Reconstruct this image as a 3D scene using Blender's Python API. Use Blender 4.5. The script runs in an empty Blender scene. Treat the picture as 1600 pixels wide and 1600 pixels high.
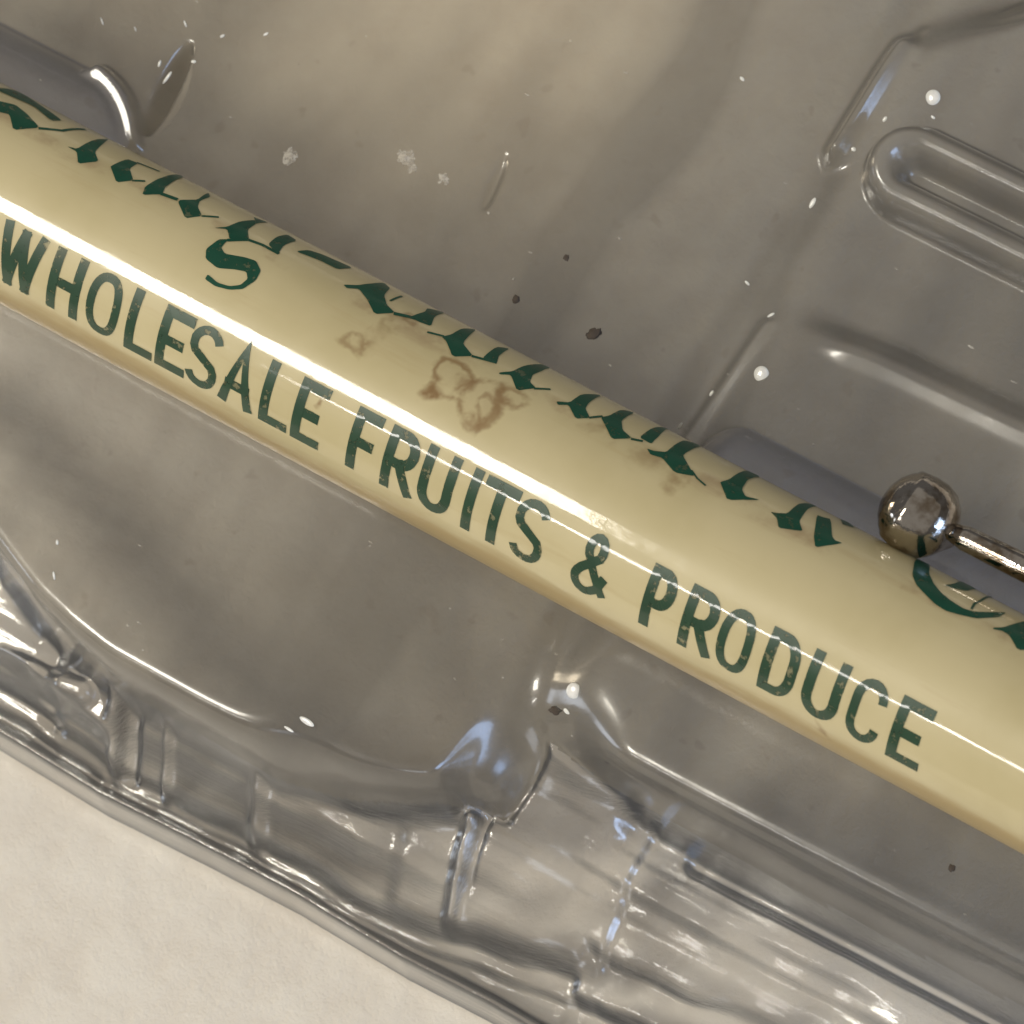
import bpy, bmesh, math, random
import numpy as np
from mathutils import Vector, Matrix, noise
from mathutils.geometry import tessellate_polygon

SC = bpy.context.scene
COL = SC.collection
random.seed(4)

# ------------------------------------------------------------------ camera, light, exposure
# Units: 1 = 1 cm.  World X runs along the pencil, Y across it, Z is up from the table.
RIGHT = (0.82709487, 0.5116924, -0.23256174)
UP = (-0.4407342, 0.84721218, 0.29662247)
BACK = (0.3488086, -0.14283701, 0.92624519)
CAM = np.array([7.36037084, -3.13741925, 20.63851198])
FOV = 11.0
cam_d = bpy.data.cameras.new('camera')
cam = bpy.data.objects.new('camera', cam_d)
COL.objects.link(cam)
cam.matrix_world = Matrix(((RIGHT[0], UP[0], BACK[0], CAM[0]), (RIGHT[1], UP[1], BACK[1], CAM[1]),
                           (RIGHT[2], UP[2], BACK[2], CAM[2]), (0, 0, 0, 1)))
cam_d.angle = math.radians(FOV)
cam_d.sensor_fit = 'HORIZONTAL'
cam_d.clip_start = 0.1
cam_d.clip_end = 500
cam_d.dof.use_dof = True
cam_d.dof.focus_distance = 20.85
cam_d.dof.aperture_fstop = 1.5
SC.camera = cam

W = bpy.data.worlds.new('World')
SC.world = W
W.use_nodes = True
bg = W.node_tree.nodes['Background']
bg.inputs['Color'].default_value = (0.84, 0.81, 0.79, 1)
bg.inputs['Strength'].default_value = 0.13

def area(name, loc, target, sx, sy, watts, color, xaxis=(1, 0, 0)):
    d = bpy.data.lights.new(name, 'AREA')
    d.shape = 'RECTANGLE'
    d.size, d.size_y, d.energy, d.color = sx, sy, watts, color
    o = bpy.data.objects.new(name, d)
    COL.objects.link(o)
    z = (Vector(loc) - Vector(target)).normalized()
    x = Vector(xaxis)
    x = (x - z * x.dot(z)).normalized()
    y = z.cross(x)
    o.matrix_world = Matrix(((x.x, y.x, z.x, loc[0]), (x.y, y.y, z.y, loc[1]), (x.z, y.z, z.z, loc[2]), (0, 0, 0, 1)))
    return o

# the broad warm ceiling fitting, the narrow tube beside it, the bluish window at the far right, a lamp at the left
area('ceiling_light', (-21.0, -16.0, 43), (0, 0, 1.4), 11, 11.5, 10600, (1, .94, .81))
area('tube_light', (-17.5, -38.8, 41.5), (0, 0, 1.4), 12.5, 2.2, 2400, (1, .95, .88))
sp = bpy.data.lights.new('added_spot', 'SPOT')  # added spot without a known source, makes the bright patch under the tray
sp.energy, sp.color, sp.shadow_soft_size = 150000, (1, .88, .68), .5
sp.spot_size, sp.spot_blend = math.radians(1.75), .75
spo = bpy.data.objects.new('added_spot', sp); COL.objects.link(spo)
spo.location = (20, 34, 58)
spo.rotation_euler = (Vector((-1.62, 1.95, 0)) - spo.location).to_track_quat('-Z', 'Y').to_euler()
area('side_window', (62, 2, 15), (0, 0, 1.2), 24, 22, 13000, (.42, .62, 1.0), (0, 1, 0))
area('table_lamp', (-52, -6, 12), (0, 0, 1.2), 8, 8, 2200, (1, .84, .60), (0, 1, 0))
area('left_window', (-56, -36, 12), (0, 0, 1.2), 26, 15, 6000, (.80, .88, 1.0), (.6, -.8, 0))
area('front_window', (24, -58, 16), (0, 0, 1.2), 30, 20, 4500, (.84, .90, 1.0))
area('room_ceiling', (0, 0, 95), (0, 0, 1.2), 300, 300, 46000, (1, .93, .82))

SC.view_settings.view_transform = 'Standard'
SC.view_settings.look = 'None'
SC.view_settings.exposure = 0.20
SC.view_settings.gamma = 1.0
SC.cycles.use_denoising = True
SC.cycles.max_bounces = 16
SC.cycles.transparent_max_bounces = 24
SC.cycles.transmission_bounces = 12

# ------------------------------------------------------------------ measuring helpers
R = 0.40            # barrel radius
T = 1.10            # height of the tray's raised top
ZA = T + 0.30       # height of the pencil's axis
_F = 1 / math.tan(math.radians(FOV / 2))
_M = np.array([RIGHT, UP, BACK]).T
def ray(px, py):
    v = np.array([(px - 800) / 800, -(py - 800) / 800, -_F])
    v = _M @ v
    return v / np.linalg.norm(v)
def at(px, py, z=T):
    d = ray(px, py)
    p = CAM + d * ((z - CAM[2]) / d[2])
    return p
def uv(px, py, z=T):
    p = at(px, py, z)
    return (p[0], p[1])
def on_barrel(px, py, r=R):
    """(s, t): distance along the axis and angle (0 = up, positive to the near side) on a cylinder round the pencil's axis"""
    d = ray(px, py); o = CAM - np.array([0, 0, ZA])
    a = d[1] ** 2 + d[2] ** 2; b = 2 * (d[1] * o[1] + d[2] * o[2]); c = o[1] ** 2 + o[2] ** 2 - r * r
    k = (-b - math.sqrt(max(b * b - 4 * a * c, 0))) / (2 * a)
    p = o + d * k
    return p[0], math.atan2(-p[1], p[2])

# ------------------------------------------------------------------ object helpers
def link(name, me, mat=None, parent=None, smooth=True):
    o = bpy.data.objects.new(name, me)
    COL.objects.link(o)
    if mat: me.materials.append(mat)
    if parent: o.parent = parent
    if smooth and len(me.polygons):
        me.polygons.foreach_set('use_smooth', [True] * len(me.polygons))
    return o
def tag(o, label, cat, group=None):
    o['label'] = label; o['category'] = cat
    if group: o['group'] = group
    return o
def empty(name, loc):
    o = bpy.data.objects.new(name, None)
    COL.objects.link(o); o.location = loc; o.empty_display_size = .2
    return o
def from_bm(bm, name):
    me = bpy.data.meshes.new(name); bm.to_mesh(me); bm.free(); return me

# ------------------------------------------------------------------ material helpers
class NT:
    def __init__(s, name):
        s.m = bpy.data.materials.new(name); s.m.use_nodes = True
        s.t = s.m.node_tree; s.t.nodes.clear()
        s.out = s.t.nodes.new('ShaderNodeOutputMaterial')
    def n(s, typ, **kw):
        nd = s.t.nodes.new(typ)
        for k, v in kw.items():
            if k.startswith('i_'):
                key = k[2:]
                key = int(key) if key.isdigit() else key.replace('_', ' ')
                s.put(nd, key, v)
            else: setattr(nd, k, v)
        return nd
    def put(s, nd, key, v):
        if hasattr(v, 'links') or hasattr(v, 'is_linked'): s.t.links.new(v, nd.inputs[key])
        else: nd.inputs[key].default_value = v
    def math(s, op, a, b=0.0, c=None, clamp=False):
        nd = s.t.nodes.new('ShaderNodeMath'); nd.operation = op; nd.use_clamp = clamp
        s.put(nd, 0, a); s.put(nd, 1, b)
        if c is not None: s.put(nd, 2, c)
        return nd.outputs[0]
    def mix(s, fac, a, b):
        nd = s.t.nodes.new('ShaderNodeMix'); nd.data_type = 'RGBA'
        s.put(nd, 0, fac); s.put(nd, 6, a); s.put(nd, 7, b)
        return nd.outputs[2]
    def ramp(s, v, lo, hi, a=0.0, b=1.0):
        nd = s.t.nodes.new('ShaderNodeMapRange'); nd.interpolation_type = 'SMOOTHSTEP'
        s.put(nd, 0, v); s.put(nd, 1, lo); s.put(nd, 2, hi); s.put(nd, 3, a); s.put(nd, 4, b)
        return nd.outputs[0]
    def obj(s, scale=(1, 1, 1)):
        tc = s.t.nodes.new('ShaderNodeTexCoord')
        mp = s.t.nodes.new('ShaderNodeMapping'); mp.inputs['Scale'].default_value = scale
        s.t.links.new(tc.outputs['Object'], mp.inputs[0])
        return mp.outputs[0]
    def noise(s, vec, scale, detail=4, rough=.55, dist=0.0):
        nd = s.t.nodes.new('ShaderNodeTexNoise')
        s.put(nd, 'Vector', vec); s.put(nd, 'Scale', scale); s.put(nd, 'Detail', detail)
        s.put(nd, 'Roughness', rough); s.put(nd, 'Distortion', dist)
        return nd.outputs[0]
    def bump(s, h, strength, dist):
        nd = s.t.nodes.new('ShaderNodeBump'); s.put(nd, 'Height', h); s.put(nd, 'Strength', strength); s.put(nd, 'Distance', dist)
        return nd.outputs[0]
    def done(s, sh):
        s.t.links.new(sh, s.out.inputs['Surface']); return s.m

def mat_cloth():
    k = NT('table_cloth_fabric'); v = k.obj()
    a = k.noise(v, 1.3, 5, .6); b = k.noise(v, 6, 4, .6)
    f = k.ramp(k.math('ADD', k.math('MULTIPLY', a, .6), k.math('MULTIPLY', b, .4)), .34, .62)
    c = k.mix(f, (.73, .665, .575, 1), (.80, .745, .655, 1))
    fine = k.noise(v, 60, 3, .7)
    nb = k.bump(k.math('ADD', k.math('MULTIPLY', b, .6), k.math('MULTIPLY', fine, .15)), .35, .08)
    p = k.n('ShaderNodeBsdfPrincipled', i_Base_Color=c, i_Roughness=.9, i_Normal=nb)
    return k.done(p.outputs[0])

def mat_barrel():
    k = NT('cream_celluloid'); v = k.obj()
    base = k.mix(k.ramp(k.noise(v, 1.6, 4, .6), .3, .7), (.565, .475, .255, 1), (.63, .535, .305, 1))
    st = k.obj((.5, 5, 5))
    base = k.mix(k.math('MULTIPLY', k.ramp(k.noise(st, 2.2, 5, .65), .55, .75), .25), base, (.45, .31, .14, 1))
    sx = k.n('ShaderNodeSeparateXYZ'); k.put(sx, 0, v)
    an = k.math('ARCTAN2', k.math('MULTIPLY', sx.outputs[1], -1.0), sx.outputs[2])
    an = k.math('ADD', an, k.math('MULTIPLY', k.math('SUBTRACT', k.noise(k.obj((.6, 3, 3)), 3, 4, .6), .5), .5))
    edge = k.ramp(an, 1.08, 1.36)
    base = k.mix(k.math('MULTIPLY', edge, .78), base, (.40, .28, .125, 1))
    base = k.mix(k.math('MULTIPLY', k.ramp(k.math('ABSOLUTE', k.math('ADD', an, .62)), .16, .02), k.math('MULTIPLY', k.ramp(k.noise(v, 4, 4, .65), .45, .65), .5)), base, (.34, .22, .12, 1))
    nz = k.n('ShaderNodeTexNoise', i_Vector=v, i_Scale=7.0, i_Detail=3.0)
    off = k.n('ShaderNodeVectorMath', operation='MULTIPLY_ADD')
    k.put(off, 0, nz.outputs['Color']); k.put(off, 1, (.20, .20, .20)); k.put(off, 2, v)
    def ring(px, py, r, w, amt, col, base):
        s, t = on_barrel(px, py)
        c = Vector((s + .10, -R * math.sin(t) + .10, R * math.cos(t) + .10))
        d = k.n('ShaderNodeVectorMath', operation='DISTANCE'); k.put(d, 0, off.outputs[0]); k.put(d, 1, c)
        e = k.math('ABSOLUTE', k.math('SUBTRACT', d.outputs['Value'], r))
        m = k.math('MAXIMUM', k.ramp(e, w * 1.1, 0.0), k.math('MULTIPLY', k.ramp(d.outputs['Value'], r + w, r), .16))
        m = k.math('MULTIPLY', m, k.ramp(k.noise(v, 9, 3, .6), .30, .58))
        return k.mix(k.math('MULTIPLY', m, min(1, amt * 1.25)), base, col)
    br = (.26, .155, .06, 1)
    for a in ((562, 532, .055, .03, .5), (585, 540, .02, .05, .5), (640, 500, .03, .03, .5), (672, 612, .03, .035, .95), (700, 590, .085, .03, .65),
              (745, 620, .10, .03, .6), (760, 640, .05, .025, .5), (800, 615, .05, .03, .5), (615, 505, .04, .04, .35), (930, 660, .0, .06, .5),
              (1000, 715, .0, .1, .45), (1050, 745, .03, .05, .5), (1255, 845, .0, .05, .5), (505, 635, .0, .03, .8), (405, 570, .0, .03, .5), (1285, 1145, .0, .04, .6)):
        base = ring(*a, br, base)
    pit = k.noise(v, 45, 3, .6)
    wob = k.noise(k.obj((.7, 3, 3)), 5, 3, .5)
    nb = k.bump(k.math('ADD', k.math('MULTIPLY', pit, .035), k.math('MULTIPLY', wob, .20)), .12, .02)
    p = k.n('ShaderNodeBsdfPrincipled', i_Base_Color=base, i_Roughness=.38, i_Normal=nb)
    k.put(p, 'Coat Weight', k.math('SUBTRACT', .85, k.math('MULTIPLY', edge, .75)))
    scr = k.noise(k.obj((2.5, 40, 40)), 3.0, 4, .75)
    k.put(p, 'Coat Roughness', k.math('ADD', k.ramp(k.noise(v, 5, 4, .65), .40, .70, .035, .12), k.ramp(scr, .58, .72, 0.0, .10)))
    p.inputs['Coat IOR'].default_value = 1.5
    p.inputs['Specular IOR Level'].default_value = .3
    k.put(p, 'Coat Normal', nb)
    return k.done(p.outputs[0])

def mat_ink(name, col, wear, coat=.55):
    k = NT(name); v = k.obj()
    w = k.ramp(k.noise(v, 26, 4, .7), .55, .66)
    w2 = k.ramp(k.noise(v, 3.0, 2, .5), .55, .75)
    f = k.math('MULTIPLY', k.math('ADD', k.math('MULTIPLY', w, .6), k.math('MULTIPLY', w2, .30)), wear)
    c = k.mix(k.noise(v, 12, 3, .6), col, tuple(x * 1.7 for x in col[:3]) + (1,))
    p = k.n('ShaderNodeBsdfPrincipled', i_Base_Color=c, i_Roughness=.4)
    p.inputs['Coat Weight'].default_value = coat
    p.inputs['Specular IOR Level'].default_value = coat
    p.inputs['Coat Roughness'].default_value = .06
    tr = k.n('ShaderNodeBsdfTransparent')
    mx = k.n('ShaderNodeMixShader'); k.put(mx, 0, f); k.put(mx, 1, p.outputs[0]); k.put(mx, 2, tr.outputs[0])
    return k.done(mx.outputs[0])

def mat_metal():
    k = NT('worn_nickel'); v = k.obj()
    f = k.ramp(k.noise(v, 7, 4, .65), .42, .68)
    c = k.mix(f, (.50, .46, .41, 1), (.20, .15, .10, 1))
    r = k.ramp(k.noise(v, 14, 3, .6), .3, .7, .05, .16)
    nb = k.bump(k.noise(v, 30, 3, .6), .08, .02)
    p = k.n('ShaderNodeBsdfPrincipled', i_Base_Color=c, i_Metallic=1.0, i_Roughness=r, i_Normal=nb)
    return k.done(p.outputs[0])

def mat_plastic(name, tint, deep, streak=0.0, haze=.10, refl=1.5, soft=.55, bend=0.0, g_rough=.10, mid_a=.006, f_hi=.7, darkest=.86, shade_bands=()):
    k = NT(name); v = k.obj()
    big = k.noise(v, 1.1, 3, .5); mid = k.noise(v, 5, 3, .5); fine = k.noise(v, 40, 3, .6)
    h = k.math('ADD', k.math('MULTIPLY', big, .22), k.math('MULTIPLY', mid, mid_a))
    h = k.math('ADD', h, k.math('MULTIPLY', fine, .0025))
    if streak:
        s = k.noise(k.obj((.35, 5, 9)), 4.0, 5, .7)
        h = k.math('ADD', h, k.math('MULTIPLY', s, streak))
    nb = k.bump(h, .5, .10)
    lw = k.n('ShaderNodeLayerWeight', i_Blend=.5, i_Normal=nb)
    thick_shade = k.ramp(k.noise(k.obj((1.0, .55, 1)), .9, 3, .5, .6), .30, .66)
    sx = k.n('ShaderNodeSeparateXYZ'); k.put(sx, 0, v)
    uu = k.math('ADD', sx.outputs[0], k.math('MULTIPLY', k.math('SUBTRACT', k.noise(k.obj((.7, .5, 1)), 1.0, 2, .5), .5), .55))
    for c_, w_, a_ in shade_bands:  # soft dark bands of shade painted into the tint
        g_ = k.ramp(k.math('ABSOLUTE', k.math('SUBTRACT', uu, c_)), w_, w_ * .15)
        thick_shade = k.math('SUBTRACT', thick_shade, k.math('MULTIPLY', g_, a_), clamp=True)
    t2 = k.mix(thick_shade, tuple(x * darkest for x in tint) + (1,), tint + (1,))
    spots = k.math('MULTIPLY', k.ramp(k.noise(v, 9, 2, .5), .66, .74), haze * 3)
    t2 = k.mix(spots, t2, (.35, .31, .27, 1))
    c = k.mix(k.ramp(lw.outputs['Facing'], .08, f_hi), t2, deep + (1,))
    tr = k.n('ShaderNodeBsdfTransparent', i_Color=c)
    sh = tr.outputs[0]
    if bend:
        rf = k.n('ShaderNodeBsdfRefraction', i_Color=c, i_Roughness=.02, i_IOR=1.35, i_Normal=nb)
        mb = k.n('ShaderNodeMixShader'); k.put(mb, 0, bend); k.put(mb, 1, sh); k.put(mb, 2, rf.outputs[0]); sh = mb.outputs[0]
    df = k.n('ShaderNodeBsdfDiffuse', i_Color=(.55, .52, .47, 1), i_Normal=nb)
    m0 = k.n('ShaderNodeMixShader'); k.put(m0, 0, haze); k.put(m0, 1, sh); k.put(m0, 2, df.outputs[0])
    g1 = k.n('ShaderNodeBsdfGlossy', i_Color=(1, 1, 1, 1), i_Roughness=g_rough, i_Normal=nb)
    g2 = k.n('ShaderNodeBsdfGlossy', i_Color=(1, 1, 1, 1), i_Roughness=.27, i_Normal=nb)
    gl = k.n('ShaderNodeMixShader'); k.put(gl, 0, soft); k.put(gl, 1, g1.outputs[0]); k.put(gl, 2, g2.outputs[0])
    fr = k.n('ShaderNodeFresnel', i_IOR=1.5, i_Normal=nb)
    mx = k.n('ShaderNodeMixShader')
    k.put(mx, 0, k.math('MULTIPLY', fr.outputs[0], refl, clamp=True)); k.put(mx, 1, m0.outputs[0]); k.put(mx, 2, gl.outputs[0])
    return k.done(mx.outputs[0])

def mat_plain(name, col, rough=.5, coat=0.0):
    k = NT(name); v = k.obj()
    c = k.mix(k.noise(v, 30, 3, .6), tuple(x * .7 for x in col) + (1,), tuple(min(1, x * 1.2) for x in col) + (1,))
    p = k.n('ShaderNodeBsdfPrincipled', i_Base_Color=c, i_Roughness=rough)
    p.inputs['Coat Weight'].default_value = coat
    return k.done(p.outputs[0])

M_CLOTH = mat_cloth(); M_BARREL = mat_barrel()
M_INK = mat_ink('dark_green_ink', (.013, .042, .018, 1), 1.0)
def mat_halo():
    k = NT('faded_print_ground'); v = k.obj()
    p = k.n('ShaderNodeBsdfPrincipled', i_Base_Color=(.60, .57, .40, 1), i_Roughness=.35)
    p.inputs['Coat Weight'].default_value = .85; p.inputs['Coat Roughness'].default_value = .05
    tr = k.n('ShaderNodeBsdfTransparent'); mx = k.n('ShaderNodeMixShader')
    k.put(mx, 0, k.ramp(k.noise(v, 8, 3, .6), .3, .7, .85, .45)); k.put(mx, 1, p.outputs[0]); k.put(mx, 2, tr.outputs[0])
    return k.done(mx.outputs[0])
M_HALO = mat_halo()
M_INK2 = mat_ink('emerald_green_ink', (.008, .055, .032, 1), .6, .2)
M_METAL = mat_metal()
M_TOP = mat_plastic('clear_plastic', (.655, .642, .607), (.27, .265, .25), haze=.08, g_rough=.12, soft=.5, darkest=.66, shade_bands=[(uv(1030, 170)[0], .22, .9), (uv(1150, 470)[0], .12, .5), (uv(640, 800)[0], .10, .5), (uv(1400, 1300)[0], .3, .5)])
M_WALL = mat_plastic('clear_plastic_wall', (.985, .99, 1.0), (.20, .22, .26), streak=.05, haze=.0, refl=2.0, soft=.12, bend=.06, g_rough=.05, mid_a=.02, f_hi=.50, darkest=1.0)
M_RIB = mat_plastic('window_blue_plastic', (.55, .57, .64), (.25, .265, .32), haze=.08, g_rough=.10, soft=.5)  # blue window reflection put into the ribs' tint
M_DOT = mat_plain('glint_white', (.86, .84, .80), .4, .5)
def mat_lint():
    k = NT('pale_lint'); v = k.obj()
    p = k.n('ShaderNodeBsdfDiffuse', i_Color=(.66, .62, .55, 1))
    tr = k.n('ShaderNodeBsdfTransparent'); mx = k.n('ShaderNodeMixShader')
    k.put(mx, 0, k.ramp(k.noise(v, 40, 4, .7), .35, .7, .75, .15)); k.put(mx, 1, tr.outputs[0]); k.put(mx, 2, p.outputs[0])
    return k.done(mx.outputs[0])
M_LINT = mat_lint()
M_DIRT = mat_plain('dark_grit', (.085, .065, .05), .8)

# ------------------------------------------------------------------ table cloth
bm = bmesh.new()
bmesh.ops.create_grid(bm, x_segments=80, y_segments=80, size=40)
for vv in bm.verts:
    vv.co.z = .03 * noise.noise(vv.co * .25) - .03
cloth = link('table_cloth', from_bm(bm, 'table_cloth'), M_CLOTH)
cloth['kind'] = 'structure'

# ------------------------------------------------------------------ plastic tray (one formed sheet, split into its formed parts)
U0, U1, V0, V1, DU = -4.4, 3.3, -3.2, 4.6, .009
us = np.arange(U0, U1, DU); vs = np.arange(V0, V1, DU)
GU, GV = np.meshgrid(us, vs)
def sdf(poly):
    P = np.array(poly); n = len(P)
    d = np.full(GU.shape, 1e9); inside = np.zeros(GU.shape, bool)
    for i in range(n):
        a, b = P[i], P[(i + 1) % n]
        e = b - a; wx, wy = GU - a[0], GV - a[1]
        t = np.clip((wx * e[0] + wy * e[1]) / (e @ e), 0, 1)
        d = np.minimum(d, (wx - t * e[0]) ** 2 + (wy - t * e[1]) ** 2)
        c = (a[1] > GV) != (b[1] > GV)
        xs = a[0] + (GV - a[1]) / (e[1] if e[1] else 1e-9) * e[0]
        inside ^= c & (GU < xs)
    d = np.sqrt(d)
    return np.where(inside, d, -d)          # positive inside
def chaikin(poly, k=3):
    P = [np.array(p) for p in poly]
    for _ in range(k):
        Q = []
        for i in range(len(P)):
            a, b = P[i], P[(i + 1) % len(P)]
            Q += [a * .75 + b * .25, a * .25 + b * .75]
        P = Q
    return P
def sm(x, lo, hi):
    t = np.clip((x - lo) / (hi - lo), 0, 1); return t * t * (3 - 2 * t)
def rise(d, w, p=2.4):
    x = np.clip(d / w, 0, 1); return 1 - (1 - x) ** p
def smax(a, b, k):
    h = np.clip(.5 + .5 * (a - b) / k, 0, 1); return b * (1 - h) + a * h + k * h * (1 - h)
def bezier_pts(pts, z): return [uv(x, y, z) for x, y in pts]

ZF = .10     # flange height
# outer edge of the flange on the cloth
edge_poly = bezier_pts([(-500, 930), (0, 1172), (170, 1276), (337, 1360), (470, 1430), (640, 1532), (777, 1603), (1100, 1790), (1900, 2210)], 0.02)
edge_poly += [(4.2, 4.5), (-5.5, 4.5)]
d_edge = sdf(edge_poly)
# skirt top line: the box the cavities are formed in
box_poly = bezier_pts([(-520, 770), (-60, 975), (60, 1040), (250, 1150), (420, 1235), (700, 1385), (900, 1480), (1150, 1600), (1900, 1980)], .45)
box_poly += [(4.2, 4.5), (-5.5, 4.5)]
d_box = sdf(box_poly)
# the big lobe at the left with its rounded lower corner
zl = .85
lobe = [uv(x, y, zl) for x, y in [(-420, 420), (-160, 690), (0, 885), (60, 965), (112, 1016), (176, 1068), (307, 1142), (412, 1200), (537, 1236), (650, 1249), (706, 1249)]]
lobe += [uv(x, y, T - .2) for x, y in [(735, 1190), (850, 1010), (1010, 760), (1120, 560), (1240, 330), (1370, 70), (1500, -170)]] + [(.6, 4.5), (-5.5, 4.5), (-5.5, 1.0)]
d_lobe = sdf(lobe)
# the platform at the right
zp = .9
plat = [uv(x, y, T - .12) for x, y in [(1900, -150), (1480, 40), (1395, 60), (1330, 190), (1200, 440), (1165, 500), (1090, 660), (880, 1000), (838, 1070), (822, 1120), (850, 1150)]]
plat += [uv(x, y, zp) for x, y in [(900, 1190), (1010, 1255), (1300, 1410), (1600, 1565), (1900, 1720)]] + [(4.4, -1.2), (4.4, 4.5), (1.6, 4.5)]
d_plat = sdf(chaikin(plat, 2))
# lower row of the platform (the step above the pencil)
row = [uv(x, y, T) for x, y in [(1150, 462), (1175, 472), (1240, 484), (1400, 545), (1600, 640), (1900, 775)]] + [(4.6, 4.5), (.2, 4.5)]
d_row = sdf(row)

vly = [uv(x, y, T - .24) for x, y in [(690, 1235), (860, 940), (1070, 590), (1430, -60), (1620, -300)]] + [(2.4, 4.5)] + \
      [uv(x, y, T - .24) for x, y in [(1640, -60), (1450, 150), (1180, 560), (905, 1010), (850, 1165), (770, 1260)]]
d_v = sdf(vly)
h = ZF * sm(d_edge, 0, .05)
h = h + .09 * np.exp(-((d_edge - .05) / .035) ** 2)                      # rolled bead along the cut edge
core0 = np.maximum(np.maximum(d_lobe, d_plat), d_v)
tt = np.clip(d_edge / np.maximum(d_edge - core0, 1e-3), 0, 1)
wv = .05 * np.sin(GU * 2.1 + .7) + .03 * np.sin(GU * 5.3 + 1) + .010 * np.sin(GU * 17 + 2)
tw = np.clip(tt + wv * 4 * tt * (1 - tt), 0, 1)
pa = np.interp(tw, [0, .05, .09, .20, .24, .36, .42, .50, .60, 1], [0, .01, .06, .08, .14, .16, .26, .28, .45, .47])
pb = np.interp(tw, [0, .05, .10, .22, .26, .33, .45, .62, .80, 1], [0, .01, .06, .08, .13, .14, .26, .33, .44, .47])
pc = np.interp(tw, [0, .05, .09, .24, .30, .44, .48, .66, .72, .80, .97, 1], [0, .01, .05, .07, .18, .19, .28, .30, .38, .40, .30, .47])
ka = 1 - sm(GU, uv(190, 1140, .4)[0] - .02, uv(190, 1140, .4)[0] + .02)
kc = sm(GU + .12 * (GV + 1.7), uv(985, 1380, .4)[0] - .02, uv(985, 1380, .4)[0] + .02)
h = h + (pa * ka + pb * (1 - ka) * (1 - kc) + pc * kc) * (core0 < .05)   # skirt, in straight facets
lob = .40 + (T - .40) * rise(d_lobe, .042 + .12 * np.exp(-((GU - uv(480, 1150)[0]) / .22) ** 2), 3.0)
lob = lob - .10 * (1 - sm(-d_v, .0, .75)) * sm(d_lobe, .0, .15)
pl = .40 + (T - .40) * rise(d_plat, .09, 3.4)
pl = pl - .13 * sm(d_row, -.03, .035) * sm(d_plat, .02, .25)
pl = pl + .05 * np.exp(-((d_row + .06) / .032) ** 2) * sm(d_plat, .05, .25)
h = np.where(d_lobe > 0, np.maximum(h, lob), h)
h = np.where(d_plat > 0, np.maximum(h, pl), h)
h = np.where((d_lobe > 0) & (d_plat > 0), np.minimum(lob, pl), h)
# web between the two so the valley is shallow
web = np.clip(T - .24 + .0 * GU, 0, None)
h = np.where(d_v > 0, np.maximum(h, .4 + (T - .24 - .4) * rise(d_v, .12, 2.6)), h)

core_c = np.maximum(np.maximum(d_lobe, d_plat), d_v)
# smooth the whole sheet a little, as formed plastic is
def blur(a, k):
    w = np.exp(-.5 * (np.arange(-3 * k, 3 * k + 1) / k) ** 2); w /= w.sum()
    p = np.pad(a, 3 * k, mode='edge')
    p = np.apply_along_axis(lambda r: np.convolve(r, w, 'valid'), 0, p)
    return np.apply_along_axis(lambda r: np.convolve(r, w, 'valid'), 1, p)
hb = blur(h, 4)
k_in = sm(d_box, -.05, .1)
h = h * (1 - k_in) + hb * k_in
# wider blending of the valley shoulders
hw = blur(h, 12)
k_v = sm(d_v, -.42, -.10) * sm(GV, -1.25, -.8)
hw2 = blur(h, 9); kk = sm(GV, .9, 1.3)
h = h * (1 - k_v) + (hw * (1 - kk) + hw2 * kk) * k_v

h = h + .035 * np.exp(-((-GV - .26) / .34) ** 2) * (GV < -.2) * sm(d_lobe, .05, .4) * sm(-d_v, .0, .3)
# cradle for the pencil
g = R + .018
cr = np.where(np.abs(GV) < g, ZA - np.sqrt(np.clip(g * g - GV * GV, 0, None)), 9)
h = np.where(d_box > .05, -smax(-h, -cr, .012), h)

# retaining ribs behind the pencil
def rib(u_a, u_b, vc, w, hh):
    du = np.maximum(np.maximum(u_a - GU, GU - u_b), 0)
    dv = np.where(GV > vc, (GV - vc), (vc - GV) * 3)
    d = np.sqrt(du ** 2 + dv ** 2) / w
    return hh * np.clip(1 - d ** 2, 0, 1) ** .8
ua = at(128, 160, T + .1)[0]; ub = at(1150, 700, T + .1)[0]
r1 = rib(-9, ua, .42, .26, .22)
r2 = rib(ub, 9, .41, .20, .13)
h = h + r1 + r2
# bright gusset at the end of the left rib
def crest(px, py, qx, qy, w, a):
    A = np.array(uv(px, py)); B = np.array(uv(qx, qy)); e = B - A; L = np.linalg.norm(e); e = e / L
    t = np.clip((GU - A[0]) * e[0] + (GV - A[1]) * e[1], 0, L)
    return a * np.exp(-(np.hypot(GU - A[0] - t * e[0], GV - A[1] - t * e[1]) / w) ** 2)
h = h + crest(1192, 500, 1066, 668, .03, .028) + crest(1430, 20, 1290, 240, .02, .012) + crest(1402, 55, 1300, 220, .05, .10)
A = np.array(uv(146, 112, T + .05)); B = np.array(uv(208, 236, T)); e = B - A; L = np.linalg.norm(e); e = e / L
tc_ = (GU - A[0]) * e[0] + (GV - A[1]) * e[1]; yc_ = -(GU - A[0]) * e[1] + (GV - A[1]) * e[0]
yc_ = yc_ - .05 + .16 * (np.clip(tc_ / L, 0, 1) - .5) ** 2 * 1.2
gm = (1 - sm(np.abs(yc_), .034, .055)) * sm(tc_, -.03, .02) * (1 - sm(tc_, L + .0, L + .05))
h = h * (1 - gm) + gm * (T + .045 + .29 * (GV - .40) - .04 * GU + .04 * A[0])
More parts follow.
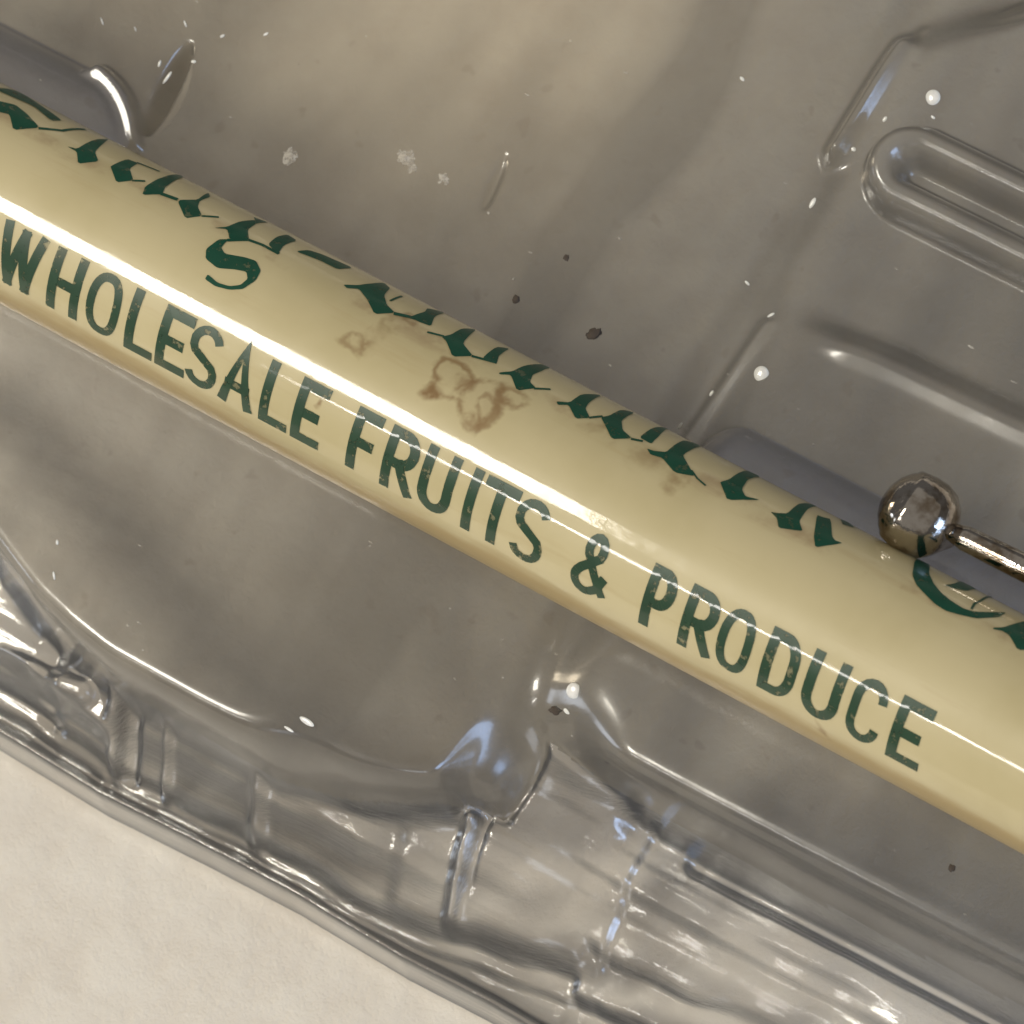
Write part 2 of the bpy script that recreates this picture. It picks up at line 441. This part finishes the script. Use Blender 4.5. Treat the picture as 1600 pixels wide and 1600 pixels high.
# slotted stadium ridge# slotted stadium ridge on the step row
c0 = np.array(uv(1428, 268, T - .05)); 
dsl = np.maximum(c0[0] - GU, 0)
dd = np.sqrt(dsl ** 2 + (GV - c0[1]) ** 2)
ridge_d = np.abs(dd - .120)
h = h + .17 * np.clip(1 - (ridge_d / .085) ** 2, 0, 1) ** .6
# leaf shaped dent and a long crease in the lobe, soft pulls elsewhere
def dent(px, py, qx, qy, w, depth):
    global h
    a = np.array(uv(px, py)); b = np.array(uv(qx, qy)); e = b - a; L = np.linalg.norm(e); e /= L
    x = (GU - a[0]) * e[0] + (GV - a[1]) * e[1]; y = -(GU - a[0]) * e[1] + (GV - a[1]) * e[0]
    f = np.clip(1 - ((x - L / 2) / (L / 2)) ** 2, 0, 1)
    h = h - depth * np.sqrt(f) * np.clip(1 - (y / (w * np.sqrt(f) + 1e-6)) ** 2, 0, 1)
dent(226, 212, 296, 68, .045, .20)
dent(752, 330, 790, 240, .03, .035)
core_ = np.maximum(np.maximum(d_lobe, d_plat), d_v)
# soft waves of the drawn sheet
h = h + .010 * np.sin(GU * 2.3 + 1.1 * GV + .6) * np.sin(GV * 1.9 - .5 * GU) * sm(d_box, .1, .5)
# drawn flutes of the skirt
fl = 0
rng = np.random.default_rng(3)
for i in range(14):
    f = rng.uniform(3, 13); ph = rng.uniform(0, 6.28)
    x_ = d_edge * f + ph + .10 * np.sin(GU * rng.uniform(.6, 2.4) + ph)
    fl = fl + (np.abs((x_ % 1) - .5) * 2) ** 1.5 / 14
skirt_m = sm(d_edge, .0, .04) * (1 - sm(core_, -.04, .02))
h = h + .055 * fl * skirt_m
def band(pxa, pya, pxb, pyb, a, e=.012, lean=.10):
    ca, cb = uv(pxa, pya, .4)[0], uv(pxb, pyb, .4)[0]; x = GU + lean * (GV + 1.7)
    return a * sm(x, ca - e, ca + e) * (1 - sm(x, cb - e, cb + e))
skm = sm(tt, .30, .42) * (1 - sm(core_, -.03, .01))
def ridge(px, py, a, w, lean=.10):
    x = GU + lean * (GV + 1.7) - uv(px, py, .4)[0]
    return a * np.clip(1 - np.abs(x / w), 0, 1)
cols = ridge(200, 1140, .09, .035) + ridge(228, 1150, -.05, .03) + ridge(282, 1180, .07, .035) + band(210, 1150, 275, 1180, -.05) + ridge(425, 1250, .05, .05)
cols = cols + band(440, 1250, 640, 1350, -.03, .05) + ridge(725, 1420, .11, .055, .16) + band(740, 1420, 1010, 1400, .045)
cols = cols + ridge(-40, 1020, .08, .06) + ridge(90, 1090, -.05, .08)
h = h + cols * skm
def oval(px, py, qx, qy, w, a, z=.5, p=.5):
    A = np.array(uv(px, py, z)); B = np.array(uv(qx, qy, z)); e = B - A; L = np.linalg.norm(e); e = e / L
    t = np.clip((GU - A[0]) * e[0] + (GV - A[1]) * e[1], 0, L)
    d = np.hypot(GU - A[0] - t * e[0], GV - A[1] - t * e[1]) / w
    return a * np.clip(1 - d * d, 0, 1) ** p
h = h + (oval(-60, 1010, 140, 1092, .055, .07) + oval(1090, 1345, 1700, 1660, .06, -.08) ) * (1 - sm(core_, -.03, .01))
h = blur(h, 1)

# mesh with smooth normals computed from the height field
gy, gx = np.gradient(h, DU)
NX, NY = -gx, -gy
NL = np.sqrt(NX ** 2 + NY ** 2 + 1)
keep = d_edge > -DU
ey, ex = np.gradient(d_edge, DU)
out_ = np.where(keep & (d_edge < 0), -d_edge, 0)
PU, PV = GU + out_ * ex, GV + out_ * ey
nv, nu = h.shape
core = np.maximum(d_lobe, d_plat)
on_rib = (r1 > .002) | (r2 > .002)
on_slot = ridge_d < .08
dmax = np.where(on_rib & (core > .1), 5, np.where(on_slot & (d_plat > .1), 4,
        np.where(core > 0.0, np.where(d_plat > d_lobe, 2, 1), np.where((d_v > 0), 2, np.where(d_box > 0, 3, 6)))))
dmax = np.where(r2 > .002, np.where(dmax == 5, 7, dmax), dmax)
dmax = np.where((dmax == 3) & (GV > 0), 2, dmax)
iu, iv = np.meshgrid(np.arange(nu - 1), np.arange(nv - 1))
quads = np.stack([iv * nu + iu, iv * nu + iu + 1, (iv + 1) * nu + iu + 1, (iv + 1) * nu + iu], -1).reshape(-1, 4)
lab = dmax[:-1, :-1].reshape(-1)
okq = (keep[:-1, :-1] & keep[1:, :-1] & keep[:-1, 1:] & keep[1:, 1:]).reshape(-1)
# leave out what lies far outside the frame
frame = np.array([uv(-330, -800, 1), uv(1930, -800, 1), uv(1930, 1930, 1), uv(-330, 1930, 1)])
okq &= (sdf(frame)[:-1, :-1].reshape(-1) > 0)
allv = np.stack([PU, PV, h], -1).reshape(-1, 3)
alln = np.stack([NX / NL, NY / NL, 1 / NL], -1).reshape(-1, 3)
tray = empty('plastic_tray', (0, 0, 0))
tag(tray, 'clear smoky moulded plastic tray on the pale cloth, holding the pencil', 'plastic tray')
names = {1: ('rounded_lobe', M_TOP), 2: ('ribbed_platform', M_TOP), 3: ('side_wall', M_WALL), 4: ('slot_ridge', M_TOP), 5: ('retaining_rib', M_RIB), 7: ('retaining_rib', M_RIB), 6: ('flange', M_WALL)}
for key, (nm, mt) in names.items():
    q = quads[(lab == key) & okq]
    if not len(q): continue
    used, inv = np.unique(q, return_inverse=True)
    me = bpy.data.meshes.new(nm)
    me.vertices.add(len(used)); me.vertices.foreach_set('co', allv[used].ravel())
    nq = len(q)
    me.loops.add(nq * 4); me.loops.foreach_set('vertex_index', inv.reshape(-1).astype(np.int32))
    me.polygons.add(nq); me.polygons.foreach_set('loop_start', np.arange(0, nq * 4, 4, dtype=np.int32))
    me.update(calc_edges=True)
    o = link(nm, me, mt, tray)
    me.normals_split_custom_set_from_vertices(alln[used].tolist())

def height(u, v):
    i = int(round((u - U0) / DU)); j = int(round((v - V0) / DU))
    return float(h[j, i]), Vector((-gx[j, i], -gy[j, i], 1)).normalized()
def seat(px, py, z=T):
    p = at(px, py, z)
    for _ in range(6):
        z, n = height(p[0], p[1]); p = at(px, py, z)
    return Vector((p[0], p[1], z)), n

# small nubs at the head of each row, lamp glint painted on as white
def dome(name, px, py, r, hh, mat, parent, stretch=1.0, ang=0.0, tilt=(-.03, -.28, .96), lift=.006):
    c, n = seat(px, py)
    c = c + Vector((0, 0, lift))
    bm = bmesh.new()
    bmesh.ops.create_uvsphere(bm, u_segments=20, v_segments=12, radius=1)
    rot = Vector((0, 0, 1)).rotation_difference(Vector(tilt).normalized()).to_matrix() @ Matrix.Rotation(ang, 3, 'Z')
    for v in bm.verts:
        v.co = rot @ Vector((v.co.x * r * stretch, v.co.y * r, v.co.z * hh)) + c
    return link(name, from_bm(bm, name), mat, parent)
for x, y in ((1458, 153), (1190, 585), (897, 1080)):
    dome('moulded_nub', x, y, .032, .007, M_DOT, tray)
for x, y, r, st, a in ((1270, 318, .010, 2.4, 1.5), (1383, 187, .008, 1.6, 1.4), (1334, 234, .009, 1.2, 0), (1063, 666, .006, 2.6, 1.4), (1112, 615, .006, 2.2, 1.4),
                       (1168, 443, .006, 2.2, -.3), (1205, 493, .006, 2.8, .9), (886, 1112, .009, 1.8, -.2), (1458, 184, .006, 1.8, -.2), (1160, 124, .007, 1.8, -.3), (90, 848, .006, 1.8, -1), (290, 38, .004, 4, -.7), (348, 57, .006, 2, .9), (416, 54, .005, 2.5, .9), (160, 34, .003, 6, -.7), (212, 46, .003, 4, -.7), (85, 900, .005, 3.5, -.9), (262, 122, .007, 4.5, 1.35), (250, 100, .006, 2.5, 1.7), (303, 97, .007, 1.6, .4), (480, 1128, .012, 3.0, -.05), (452, 1140, .006, 4.0, -.05)):
    dome('glint_scratch_fleck', x, y, r, .003, M_DOT, tray, st, a)  # white flecks painted for small glints, a few for scratches and fluff

# ------------------------------------------------------------------ the pencil
pen = empty('advertising_pencil', (0, 0, ZA))
tag(pen, 'cream celluloid advertising pencil with green lettering, lying across the clear tray', 'pencil')
def lathe(prof, seg=96):
    bm = bmesh.new(); rings = []
    for x, r in prof:
        if r < 1e-6: rings.append([bm.verts.new((x, 0, 0))])
        else: rings.append([bm.verts.new((x, r * math.cos(2 * math.pi * i / seg), r * math.sin(2 * math.pi * i / seg))) for i in range(seg)])
    for a, b in zip(rings, rings[1:]):
        for i in range(seg):
            j = (i + 1) % seg
            if len(a) == 1: bm.faces.new((a[0], b[j], b[i]))
            elif len(b) == 1: bm.faces.new((a[i], a[j], b[0]))
            else: bm.faces.new((a[i], a[j], b[j], b[i]))
    bmesh.ops.recalc_face_normals(bm, faces=bm.faces)
    return bm
prof = [(-4.9, 0), (-4.9, .36), (-4.88, .385), (-4.84, .4)] + [(x, R) for x in np.linspace(-4.7, 4.1, 60)] + [(4.18, .4), (4.22, .385), (4.24, .36), (4.24, 0)]
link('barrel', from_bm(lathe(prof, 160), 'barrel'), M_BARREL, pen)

# -- printed lettering: flat shapes wrapped on the barrel
LAYER = [0]
def wrap(polys, name, mat, lift=.0016, halo=None):
    """polys: lists of (s, arc) corners; arc in cm round the barrel from the top, positive to the near side"""
    bm = bmesh.new()
    for mi, group_ in ((1, halo or []), (0, polys)):
        for q in group_:
            LAYER[0] = (LAYER[0] + 1) % 6
            dz = lift + LAYER[0] * .0002 if mi == 0 else .0005 + LAYER[0] * .0001
            vs_ = [bm.verts.new((a, b, dz)) for a, b in q]
            for tri in tessellate_polygon([[Vector((a, b, 0)) for a, b in q]]):
                try: bm.faces.new([vs_[i] for i in tri]).material_index = mi
                except ValueError: pass
    lo = min(v.co.y for v in bm.verts); hi = max(v.co.y for v in bm.verts)
    y = math.floor(lo / .03) * .03
    while y < hi:
        g_ = bm.verts[:] + bm.edges[:] + bm.faces[:]
        bmesh.ops.bisect_plane(bm, geom=g_, plane_co=(0, y, 0), plane_no=(0, 1, 0))
        y += .03
    for v in bm.verts:
        t = v.co.y / R; r = R + v.co.z
        v.co = Vector((v.co.x, -r * math.sin(t), r * math.cos(t)))
    bmesh.ops.recalc_face_normals(bm, faces=bm.faces)
    for f in bm.faces:
        c = f.calc_center_median()
        if f.normal.dot(Vector((0, c.y, c.z))) < 0: f.normal_flip()
    o_ = link(name, from_bm(bm, name), mat, pen)
    if halo: o_.data.materials.append(M_HALO)
    return o_

def stroke(pts, w, closed=False):
    """one mitred ribbon as quads"""
    P = [Vector(p) for p in pts]; n = len(P); out = []
    L_, R_ = [], []
    for i in range(n):
        if closed: a, b = P[i - 1], P[(i + 1) % n]
        else: a, b = P[max(i - 1, 0)], P[min(i + 1, n - 1)]
        if not closed and 0 < i < n - 1 or closed:
            d1 = (P[i] - a).normalized(); d2 = (b - P[i]).normalized(); d = d1 + d2
            d = d.normalized() if d.length > 1e-6 else d1
            k = 1 / max(.45, d.dot(d1))
        else: d = (b - a).normalized(); k = 1
        nrm = Vector((-d.y, d.x)) * (w / 2 * k)
        L_.append(P[i] + nrm); R_.append(P[i] - nrm)
    for i in range(n if closed else n - 1):
        j = (i + 1) % n
        out.append([tuple(L_[i]), tuple(L_[j]), tuple(R_[j]), tuple(R_[i])])
    return out
def ell(cx, cy, rx, ry, a0, a1, n=12, p=2.0):
    o = []
    for i in range(n + 1):
        a = math.radians(a0 + (a1 - a0) * i / n); c, s = math.cos(a), math.sin(a)
        o.append((cx + rx * math.copysign(abs(c) ** (2 / p), c), cy + ry * math.copysign(abs(s) ** (2 / p), s)))
    return o
S_ = ell(.5, .755, .5, .245, 20, 170, 9) + [(.02, .68), (.12, .60), (.5, .50), (.88, .40), (.98, .32)] + ell(.5, .245, .5, .245, 10, -165, 10)
GLY = {
 'W': [[(0, 1), (.25, .0)], [(.25, .0), (.5, .97)], [(.5, .97), (.75, .0)], [(.75, 0), (1, 1)]],
 'H': [[(0, 0), (0, 1)], [(1, 0), (1, 1)], [(0, .5), (1, .5)]],
 'O': ['c', ell(.5, .5, .5, .5, 0, 348, 30, 2.5)],
 'L': [[(0, 1), (0, 0), (1, 0)]],
 'E': [[(1, 1), (0, 1), (0, 0), (1, 0)], [(0, .5), (.8, .5)]],
 'S': [S_],
 'A': [[(0, 0), (.5, 1), (1, 0)], [(.18, .32), (.82, .32)]],
 'F': [[(1, 1), (0, 1), (0, 0)], [(0, .5), (.85, .5)]],
 'R': [[(0, 0), (0, 1), (.5, 1)] + ell(.5, .74, .5, .26, 80, -80, 9) + [(.5, .48), (0, .48)], [(.5, .48), (1, 0)]],
 'P': [[(0, 0), (0, 1), (.5, 1)] + ell(.5, .72, .5, .28, 80, -80, 9) + [(.5, .44), (0, .44)]],
 'U': [[(0, 1), (0, .3)] + ell(.5, .3, .5, .3, 190, 350, 10) + [(1, .3), (1, 1)]],
 'I': [[(.5, 0), (.5, 1)]],
 'T': [[(0, 1), (1, 1)], [(.5, 1), (.5, 0)]],
 'D': [[(0, 0), (0, 1), (.45, 1)] + ell(.45, .62, .55, .38, 80, 0, 7) + ell(.45, .38, .55, .38, 0, -80, 7) + [(.45, 0), (0, 0)]],
 'C': [ell(.5, .74, .5, .26, 0, 180, 10) + ell(.5, .26, .5, .26, 180, 360, 10)],
 '&': [[(.98, .02), (.30, .66)] + ell(.46, .80, .23, .20, 215, -35, 10) + [(.50, .60), (.16, .42)] + ell(.36, .22, .36, .22, 150, 300, 9) + [(.74, .12), (.94, .40)]],
}
TEXT = [('W', -2.236, -2.02), ('H', -1.976, -1.821), ('O', -1.777, -1.636), ('L', -1.588, -1.449), ('E', -1.436, -1.291), ('S', -1.283, -1.149),
        ('A', -1.122, -.962), ('L', -.928, -.792), ('E', -.774, -.638), ('F', -.509, -.386), ('R', -.346, -.198), ('U', -.166, -.03), ('I', .035, .082),
        ('T', .098, .255), ('S', .266, .398), ('&', .544, .714), ('P', .863, .989), ('R', 1.038, 1.182), ('O', 1.208, 1.337), ('D', 1.407, 1.539),
        ('U', 1.593, 1.735), ('C', 1.792, 1.916), ('E', 1.969, 2.111)]
B0, B1, SW = math.radians(60.2) * R, math.radians(20.3) * R, .043
for ch, a, b in TEXT:
    sw = SW * (.85 if ch in 'SO&C' else 1)
    spec = GLY[ch]; closed = False
    if spec[0] == 'c': closed = True; spec = spec[1:]
    if ch in 'ODCSU': a, b = a - .009, b + .009
    x0, x1 = a + sw / 2, b - sw / 2
    y0, y1 = B0 - sw / 2, B1 + sw / 2
    if ch in 'WAHIUTFRPLED' : pass
    polys, halo = [], []
    for pl_ in spec:
        pts = []
        for x, y in pl_:
            yy = y0 + (y1 - y0) * y
            if ch not in 'SOC&U' and not closed:
                # butt ends run to the full cap height
                if (y == 0 or y == 1): pass
            pts.append((x0 + (x1 - x0) * x, yy))
        # square caps
        if not closed:
            p0, p1 = Vector(pts[0]), Vector(pts[1]); pts[0] = tuple(p0 + (p0 - p1).normalized() * sw * .5 * (ch not in 'S&C'))
            p0, p1 = Vector(pts[-1]), Vector(pts[-2]); pts[-1] = tuple(p0 + (p0 - p1).normalized() * sw * .5 * (ch not in 'S&C'))
        dense = [pts[0]]
        for p in pts[1:]: dense.append(p)
        polys += stroke(dense, sw, closed)
    wrap(polys, 'printed_letter', M_INK)

# -- blackletter line over the top of the barrel, traced shape by shape
def soften(P, n):
    for _ in range(n):
        Q = []
        for i in range(len(P)):
            a, b = P[i], P[(i + 1) % len(P)]
            Q += [(a[0] * .88 + b[0] * .12, a[1] * .88 + b[1] * .12), (a[0] * .12 + b[0] * .88, a[1] * .12 + b[1] * .88)]
        P = Q
    return P
def tr(ox, oy, sc, pts):
    o = []
    if len(pts) > 4 and sc:
        pts = soften(pts, 3 if len(pts) > 20 else 2 if len(pts) > 14 else 1)
    for x, y in pts:
        s, t = on_barrel(ox + x / sc, oy + y / sc); o.append((s, t * R))
    return o
def hair(ox, oy, sc, pts, w=.016):
    return stroke([(s_, t_ * R) for s_, t_ in (on_barrel(ox + x / sc, oy + y / sc) for x, y in pts)], w)
K = 5.3333
A_, B_, C_, D_, E_, F_, H_ = (0, 50, K), (220, 200, K), (480, 360, K), (740, 470, K), (960, 600, K), (1200, 700, 8), (1400, 840, 8)
script = [
 [tr(*A_, [(-120, 540), (0, 580), (130, 610), (230, 690), (330, 800), (110, 820), (80, 690), (0, 670), (-120, 640)]), *hair(*A_, [(320, 805), (520, 825), (710, 815)]),
  tr(*A_, [(-60, 460), (160, 500), (520, 740), (430, 745), (280, 620), (0, 500)])],
 [tr(*A_, [(560, 955), (640, 975), (780, 900), (910, 895), (860, 930), (790, 1000), (820, 1080), (650, 1100), (640, 1000)])],
 [tr(*A_, [(920, 1120), (1060, 1060), (1150, 1095), (1080, 1140), (1110, 1240), (970, 1255), (930, 1150)]), *hair(*A_, [(1100, 1240), (1210, 1245)], .012), *hair(*A_, [(1140, 1090), (1330, 1165)], .012)],
 [tr(*A_, [(1185, 1360), (1210, 1290), (1330, 1220), (1500, 1190), (1530, 1210), (1380, 1290), (1350, 1355)]), *hair(*A_, [(1340, 1350), (1480, 1400)], .02)],
 [tr(*B_, [(310, 620), (330, 600), (470, 600), (560, 540), (580, 575), (490, 610), (475, 660), (510, 735), (370, 755)]), *hair(*B_, [(505, 735), (650, 745)], .012)],
 [tr(*B_, [(610, 835), (720, 825), (830, 780), (950, 770), (960, 800), (890, 850), (900, 930), (740, 930), (720, 845)]), tr(*B_, [(940, 745), (1060, 790), (960, 800)])],
 [tr(*B_, [(740, 930), (650, 930), (545, 1010), (540, 1090), (640, 1170), (780, 1180), (880, 1200), (890, 1260), (830, 1310), (740, 1320), (640, 1290), (560, 1220), (535, 1260), (620, 1320), (740, 1350), (850, 1345), (960, 1270), (1000, 1190), (960, 1110), (870, 1080), (700, 1050), (670, 1000), (700, 960)]),
  *hair(*B_, [(720, 938), (900, 935), (1010, 975), (1150, 1050)]), tr(*B_, [(1060, 970), (1130, 910), (1220, 890), (1300, 940), (1190, 980), (1140, 1055)])],
 [tr(*B_, [(1290, 1030), (1400, 1020), (1520, 1060), (1770, 1170), (1640, 1180), (1500, 1110)])],
 [tr(*C_, [(300, 455), (420, 460), (540, 445), (640, 440), (690, 485), (640, 540), (660, 620), (730, 690), (560, 700), (500, 580), (430, 490), (330, 485)]), *hair(*C_, [(720, 695), (860, 725), (930, 745)], .02),
  tr(*C_, [(860, 720), (980, 680), (1000, 650), (1150, 690), (1060, 720), (1030, 800), (920, 760)]), *hair(*C_, [(690, 590), (790, 550)], .01)],
 [*hair(*C_, [(1000, 850), (1140, 885)], .012), tr(*C_, [(1120, 890), (1200, 870), (1290, 820), (1410, 830), (1310, 920), (1300, 950), (1380, 1050), (1210, 1055), (1160, 930)]), *hair(*C_, [(1370, 1050), (1570, 1105)], .014)],
 [tr(*D_, [(70, 480), (190, 385), (300, 400), (210, 460), (190, 530), (150, 510)])],
 [tr(*D_, [(210, 600), (320, 590), (430, 540), (560, 530), (640, 560), (560, 590), (490, 620), (470, 680), (520, 730), (360, 750), (310, 620), (215, 615)]), *hair(*D_, [(500, 733), (640, 740)], .012)],
 [tr(*D_, [(690, 840), (800, 850), (900, 780), (1070, 790), (960, 850), (930, 900), (970, 980), (850, 985), (790, 870), (700, 870)]), *hair(*D_, [(960, 978), (1075, 965)], .012)],
 [tr(*D_, [(1060, 975), (1130, 960), (1230, 910), (1340, 935), (1230, 1000), (1240, 1080), (1320, 1150), (1150, 1155), (1090, 1030)]), *hair(*D_, [(1310, 1152), (1410, 1172)], .014)],
 [tr(*D_, [(1380, 1140), (1490, 1060), (1650, 1045), (1520, 1150), (1480, 1195)])],
 [tr(*E_, [(270, 540), (330, 560), (430, 570), (500, 510), (580, 470), (730, 520), (600, 570), (570, 600), (650, 740), (660, 770), (500, 740), (400, 620), (300, 590)]), *hair(*E_, [(640, 720), (690, 790), (760, 850)], .008)],
 [tr(*E_, [(880, 820), (950, 800), (1090, 720), (1220, 775), (1110, 800), (1060, 880), (1090, 940), (1220, 970), (940, 970), (900, 870)])],
 [tr(*F_, [(30, 800), (110, 815), (240, 820), (380, 700), (480, 690), (610, 730), (500, 760), (430, 850), (390, 920), (430, 1040), (330, 1030), (130, 1000), (110, 880)])],
 [tr(*F_, [(610, 840), (690, 870), (780, 890), (800, 1110), (840, 1160), (930, 1190), (830, 1210), (590, 1245), (570, 1100)])],
 [tr(*F_, [(900, 890), (1000, 930), (1080, 1000), (930, 960)])],
 [tr(*H_, [(230, 290), (330, 250), (420, 330), (410, 450), (470, 580), (560, 690), (680, 790), (840, 890), (980, 930), (1150, 935), (1380, 940), (1280, 1000), (1000, 1015), (800, 970), (620, 920), (480, 830), (340, 690), (250, 590), (200, 470)]),
  tr(*H_, [(600, 600), (720, 580), (860, 545), (1040, 650), (880, 670), (720, 640)]), *hair(*H_, [(940, 900), (980, 830), (1060, 790), (1200, 740)], .01)],
 [tr(*H_, [(1210, 1130), (1340, 1125), (1480, 1080), (1600, 1050), (1760, 1040), (1700, 1150), (1720, 1350), (1780, 1400), (1520, 1410), (1420, 1230), (1330, 1170), (1220, 1150)])],
]
for polys in script:
    wrap(polys, 'blackletter_letter', M_INK2)

# -- clip with its ball tip
def cyl_pt(px, py, r):
    s, t = on_barrel(px, py, r); return Vector((s, -r * math.sin(t), r * math.cos(t)))
BR = .160
bc = cyl_pt(1440, 806, R + BR * .93)
ae = cyl_pt(1600, 884, R + BR * .98)
ax = (ae - bc).normalized()
clip = bpy.data.objects.new('pocket_clip', None); COL.objects.link(clip); clip.parent = pen
def orient(bm, o, x):
    q = Vector((1, 0, 0)).rotation_difference(x).to_matrix()
    for v in bm.verts: v.co = q @ v.co + o
    return bm
ballp = [(-.165, 0), (-.160, .045), (-.145, .085), (-.120, .118), (-.102, .134), (-.096, .144), (-.086, .149), (-.03, .160), (.02, .161), (.07, .146), (.11, .110), (.135, .070), (.155, .045), (.165, .03)]
o = link('ball_tip', from_bm(orient(lathe(ballp, 48), bc, (ax + Vector((0, -.05, -.50))).normalized()), 'ball_tip'), M_METAL, clip)
bm = lathe([(.13, 0), (.13, .035), (.2, .050), (.6, .056), (1.6, .058), (2.1, .058), (2.1, 0)], 32)
o = link('clip_arm', from_bm(orient(bm, bc, ax), 'clip_arm'), M_METAL, clip)
bm = lathe([(3.05, R + .004), (3.05, R + .03), (3.08, R + .045), (3.5, R + .045), (3.53, R + .03), (3.53, R + .004)], 96)
link('clip_band', from_bm(bm, 'clip_band'), M_METAL, clip)

# ------------------------------------------------------------------ dirt and lint lying on the tray
def flake(name, px, py, r, mat, label, cat, seed, n=1, spread=0, stretch=1.0, ang=0):
    rnd = random.Random(seed); bm = bmesh.new()
    c0_, n0 = seat(px, py)
    for i in range(n):
        c = c0_ + Vector((rnd.gauss(0, spread) * 2.0, rnd.gauss(0, spread), 0))
        z, nn = height(c.x, c.y); c.z = z + r * .12
        rr = r * rnd.uniform(.5, 1.0) if n > 1 else r
        ret = bmesh.ops.create_icosphere(bm, subdivisions=3, radius=1)
        rot = Matrix.Rotation(ang + rnd.uniform(-.4, .4), 3, 'Z')
        for v in ret['verts']:
            k_ = 1 + .5 * noise.noise(v.co * 1.7 + Vector((seed, i, 0))) + .3 * noise.noise(v.co * 4 + Vector((seed, i, 0)))
            v.co = rot @ Vector((v.co.x * rr * stretch * k_, v.co.y * rr * k_, v.co.z * rr * .35 * k_)) + c
    for v in bm.verts: v.co -= c0_
    o_ = link(name, from_bm(bm, name), mat); o_.location = c0_
    tag(o_, label, cat); return o_
flake('grit_speck', 1487, 1357, .013, M_DIRT, 'tiny black speck alone on the tray platform below the pencil at lower right', 'speck', 1)
flake('grit_speck', 885, 403, .012, M_DIRT, 'small dark speck on the smooth lobe, midway between crease and step', 'speck', 2)
flake('grit_speck', 806, 468, .016, M_DIRT, 'reddish brown speck just above the pencil on the smooth lobe', 'speck', 3)
flake('dirt_crumb', 928, 522, .022, M_DIRT, 'dark crumb with two white flecks on the tray above the pencil', 'crumb', 4, stretch=1.25, ang=1.0)
flake('grit_speck', 868, 1110, .016, M_DIRT, 'black speck touching the moulded nub below the pencil', 'speck', 5, stretch=1.4)
def scuff(px, py, rx, ry, ang, seed, label):
    c, n = seat(px, py); rnd = random.Random(seed); bm = bmesh.new(); N_ = 26; rows = []
    for i in range(N_ + 1):
        rows.append([])
        for j in range(N_ + 1):
            x, y = (i / N_ * 2 - 1), (j / N_ * 2 - 1)
            p = Vector((x * rx, y * ry, 0)); p.rotate(Matrix.Rotation(ang, 3, 'Z')); p += c
            z, _ = height(p.x, p.y)
            d = max(0, 1 - math.hypot(x, y)); f = noise.noise(Vector((p.x * 26, p.y * 26, seed))) * .6 + noise.noise(Vector((p.x * 60, p.y * 60, seed))) * .4
            rows[-1].append((bm.verts.new((p.x, p.y, z + .003 + .010 * max(0, d * .9 + f * .6))), d + f * .9))
    for i in range(N_):
        for j in range(N_):
            q = (rows[i][j], rows[i + 1][j], rows[i + 1][j + 1], rows[i][j + 1])
            if min(v[1] for v in q) > .38: bm.faces.new([v[0] for v in q])
    # keep the largest connected patch
    seen = set(); best = []
    for f in bm.faces:
        if f in seen: continue
        st = [f]; comp = []; seen.add(f)
        while st:
            g_ = st.pop(); comp.append(g_)
            for e in g_.edges:
                for h_ in e.link_faces:
                    if h_ not in seen: seen.add(h_); st.append(h_)
        if len(comp) > len(best): best = comp
    bmesh.ops.delete(bm, geom=[f for f in bm.faces if f not in set(best)], context='FACES')
    bmesh.ops.delete(bm, geom=[v for v in bm.verts if not v.link_faces], context='VERTS')
    for v in bm.verts: v.co -= c
    o_ = link('lint_tuft', from_bm(bm, 'lint_tuft'), M_LINT); o_.location = c
    return tag(o_, label, 'lint')
scuff(456, 246, .085, .045, -.5, 11.3, 'pale lint tuft on the smooth lobe, just above the big green S')
scuff(634, 248, .10, .06, -.45, 5.9, 'pale lint tuft on the smooth lobe, just left of the long crease')
scuff(694, 280, .05, .035, -.4, 8.1, 'smallest of the three pale lint tufts, nearest the long crease')

bm = bmesh.new(); rnd = random.Random(21)
for i in range(70):
    c, n = seat(rnd.uniform(-60, 1660), rnd.uniform(-60, 1500))
    if abs(c.y) < .5 or c.z < .8: continue
    r_ = rnd.choice((.003, .004, .004, .006)); a_ = rnd.uniform(0, 6.28); k_ = rnd.uniform(1, 3)
    ring_ = [bm.verts.new(c + Vector((math.cos(t_ + a_) * r_ * k_, math.sin(t_ + a_) * r_ * rnd.uniform(.6, 1.2), .003 + .002 * (j % 2)))) for j, t_ in enumerate(np.linspace(0, 5.2, 6))]
    top_ = bm.verts.new(c + Vector((0, 0, .006)))
    for j in range(6): bm.faces.new((ring_[j], ring_[(j + 1) % 6], top_))
dust = link('dust', from_bm(bm, 'dust'), M_LINT)
dust['kind'] = 'stuff'
tag(dust, 'fine pale dust scattered over the clear plastic tray', 'dust')
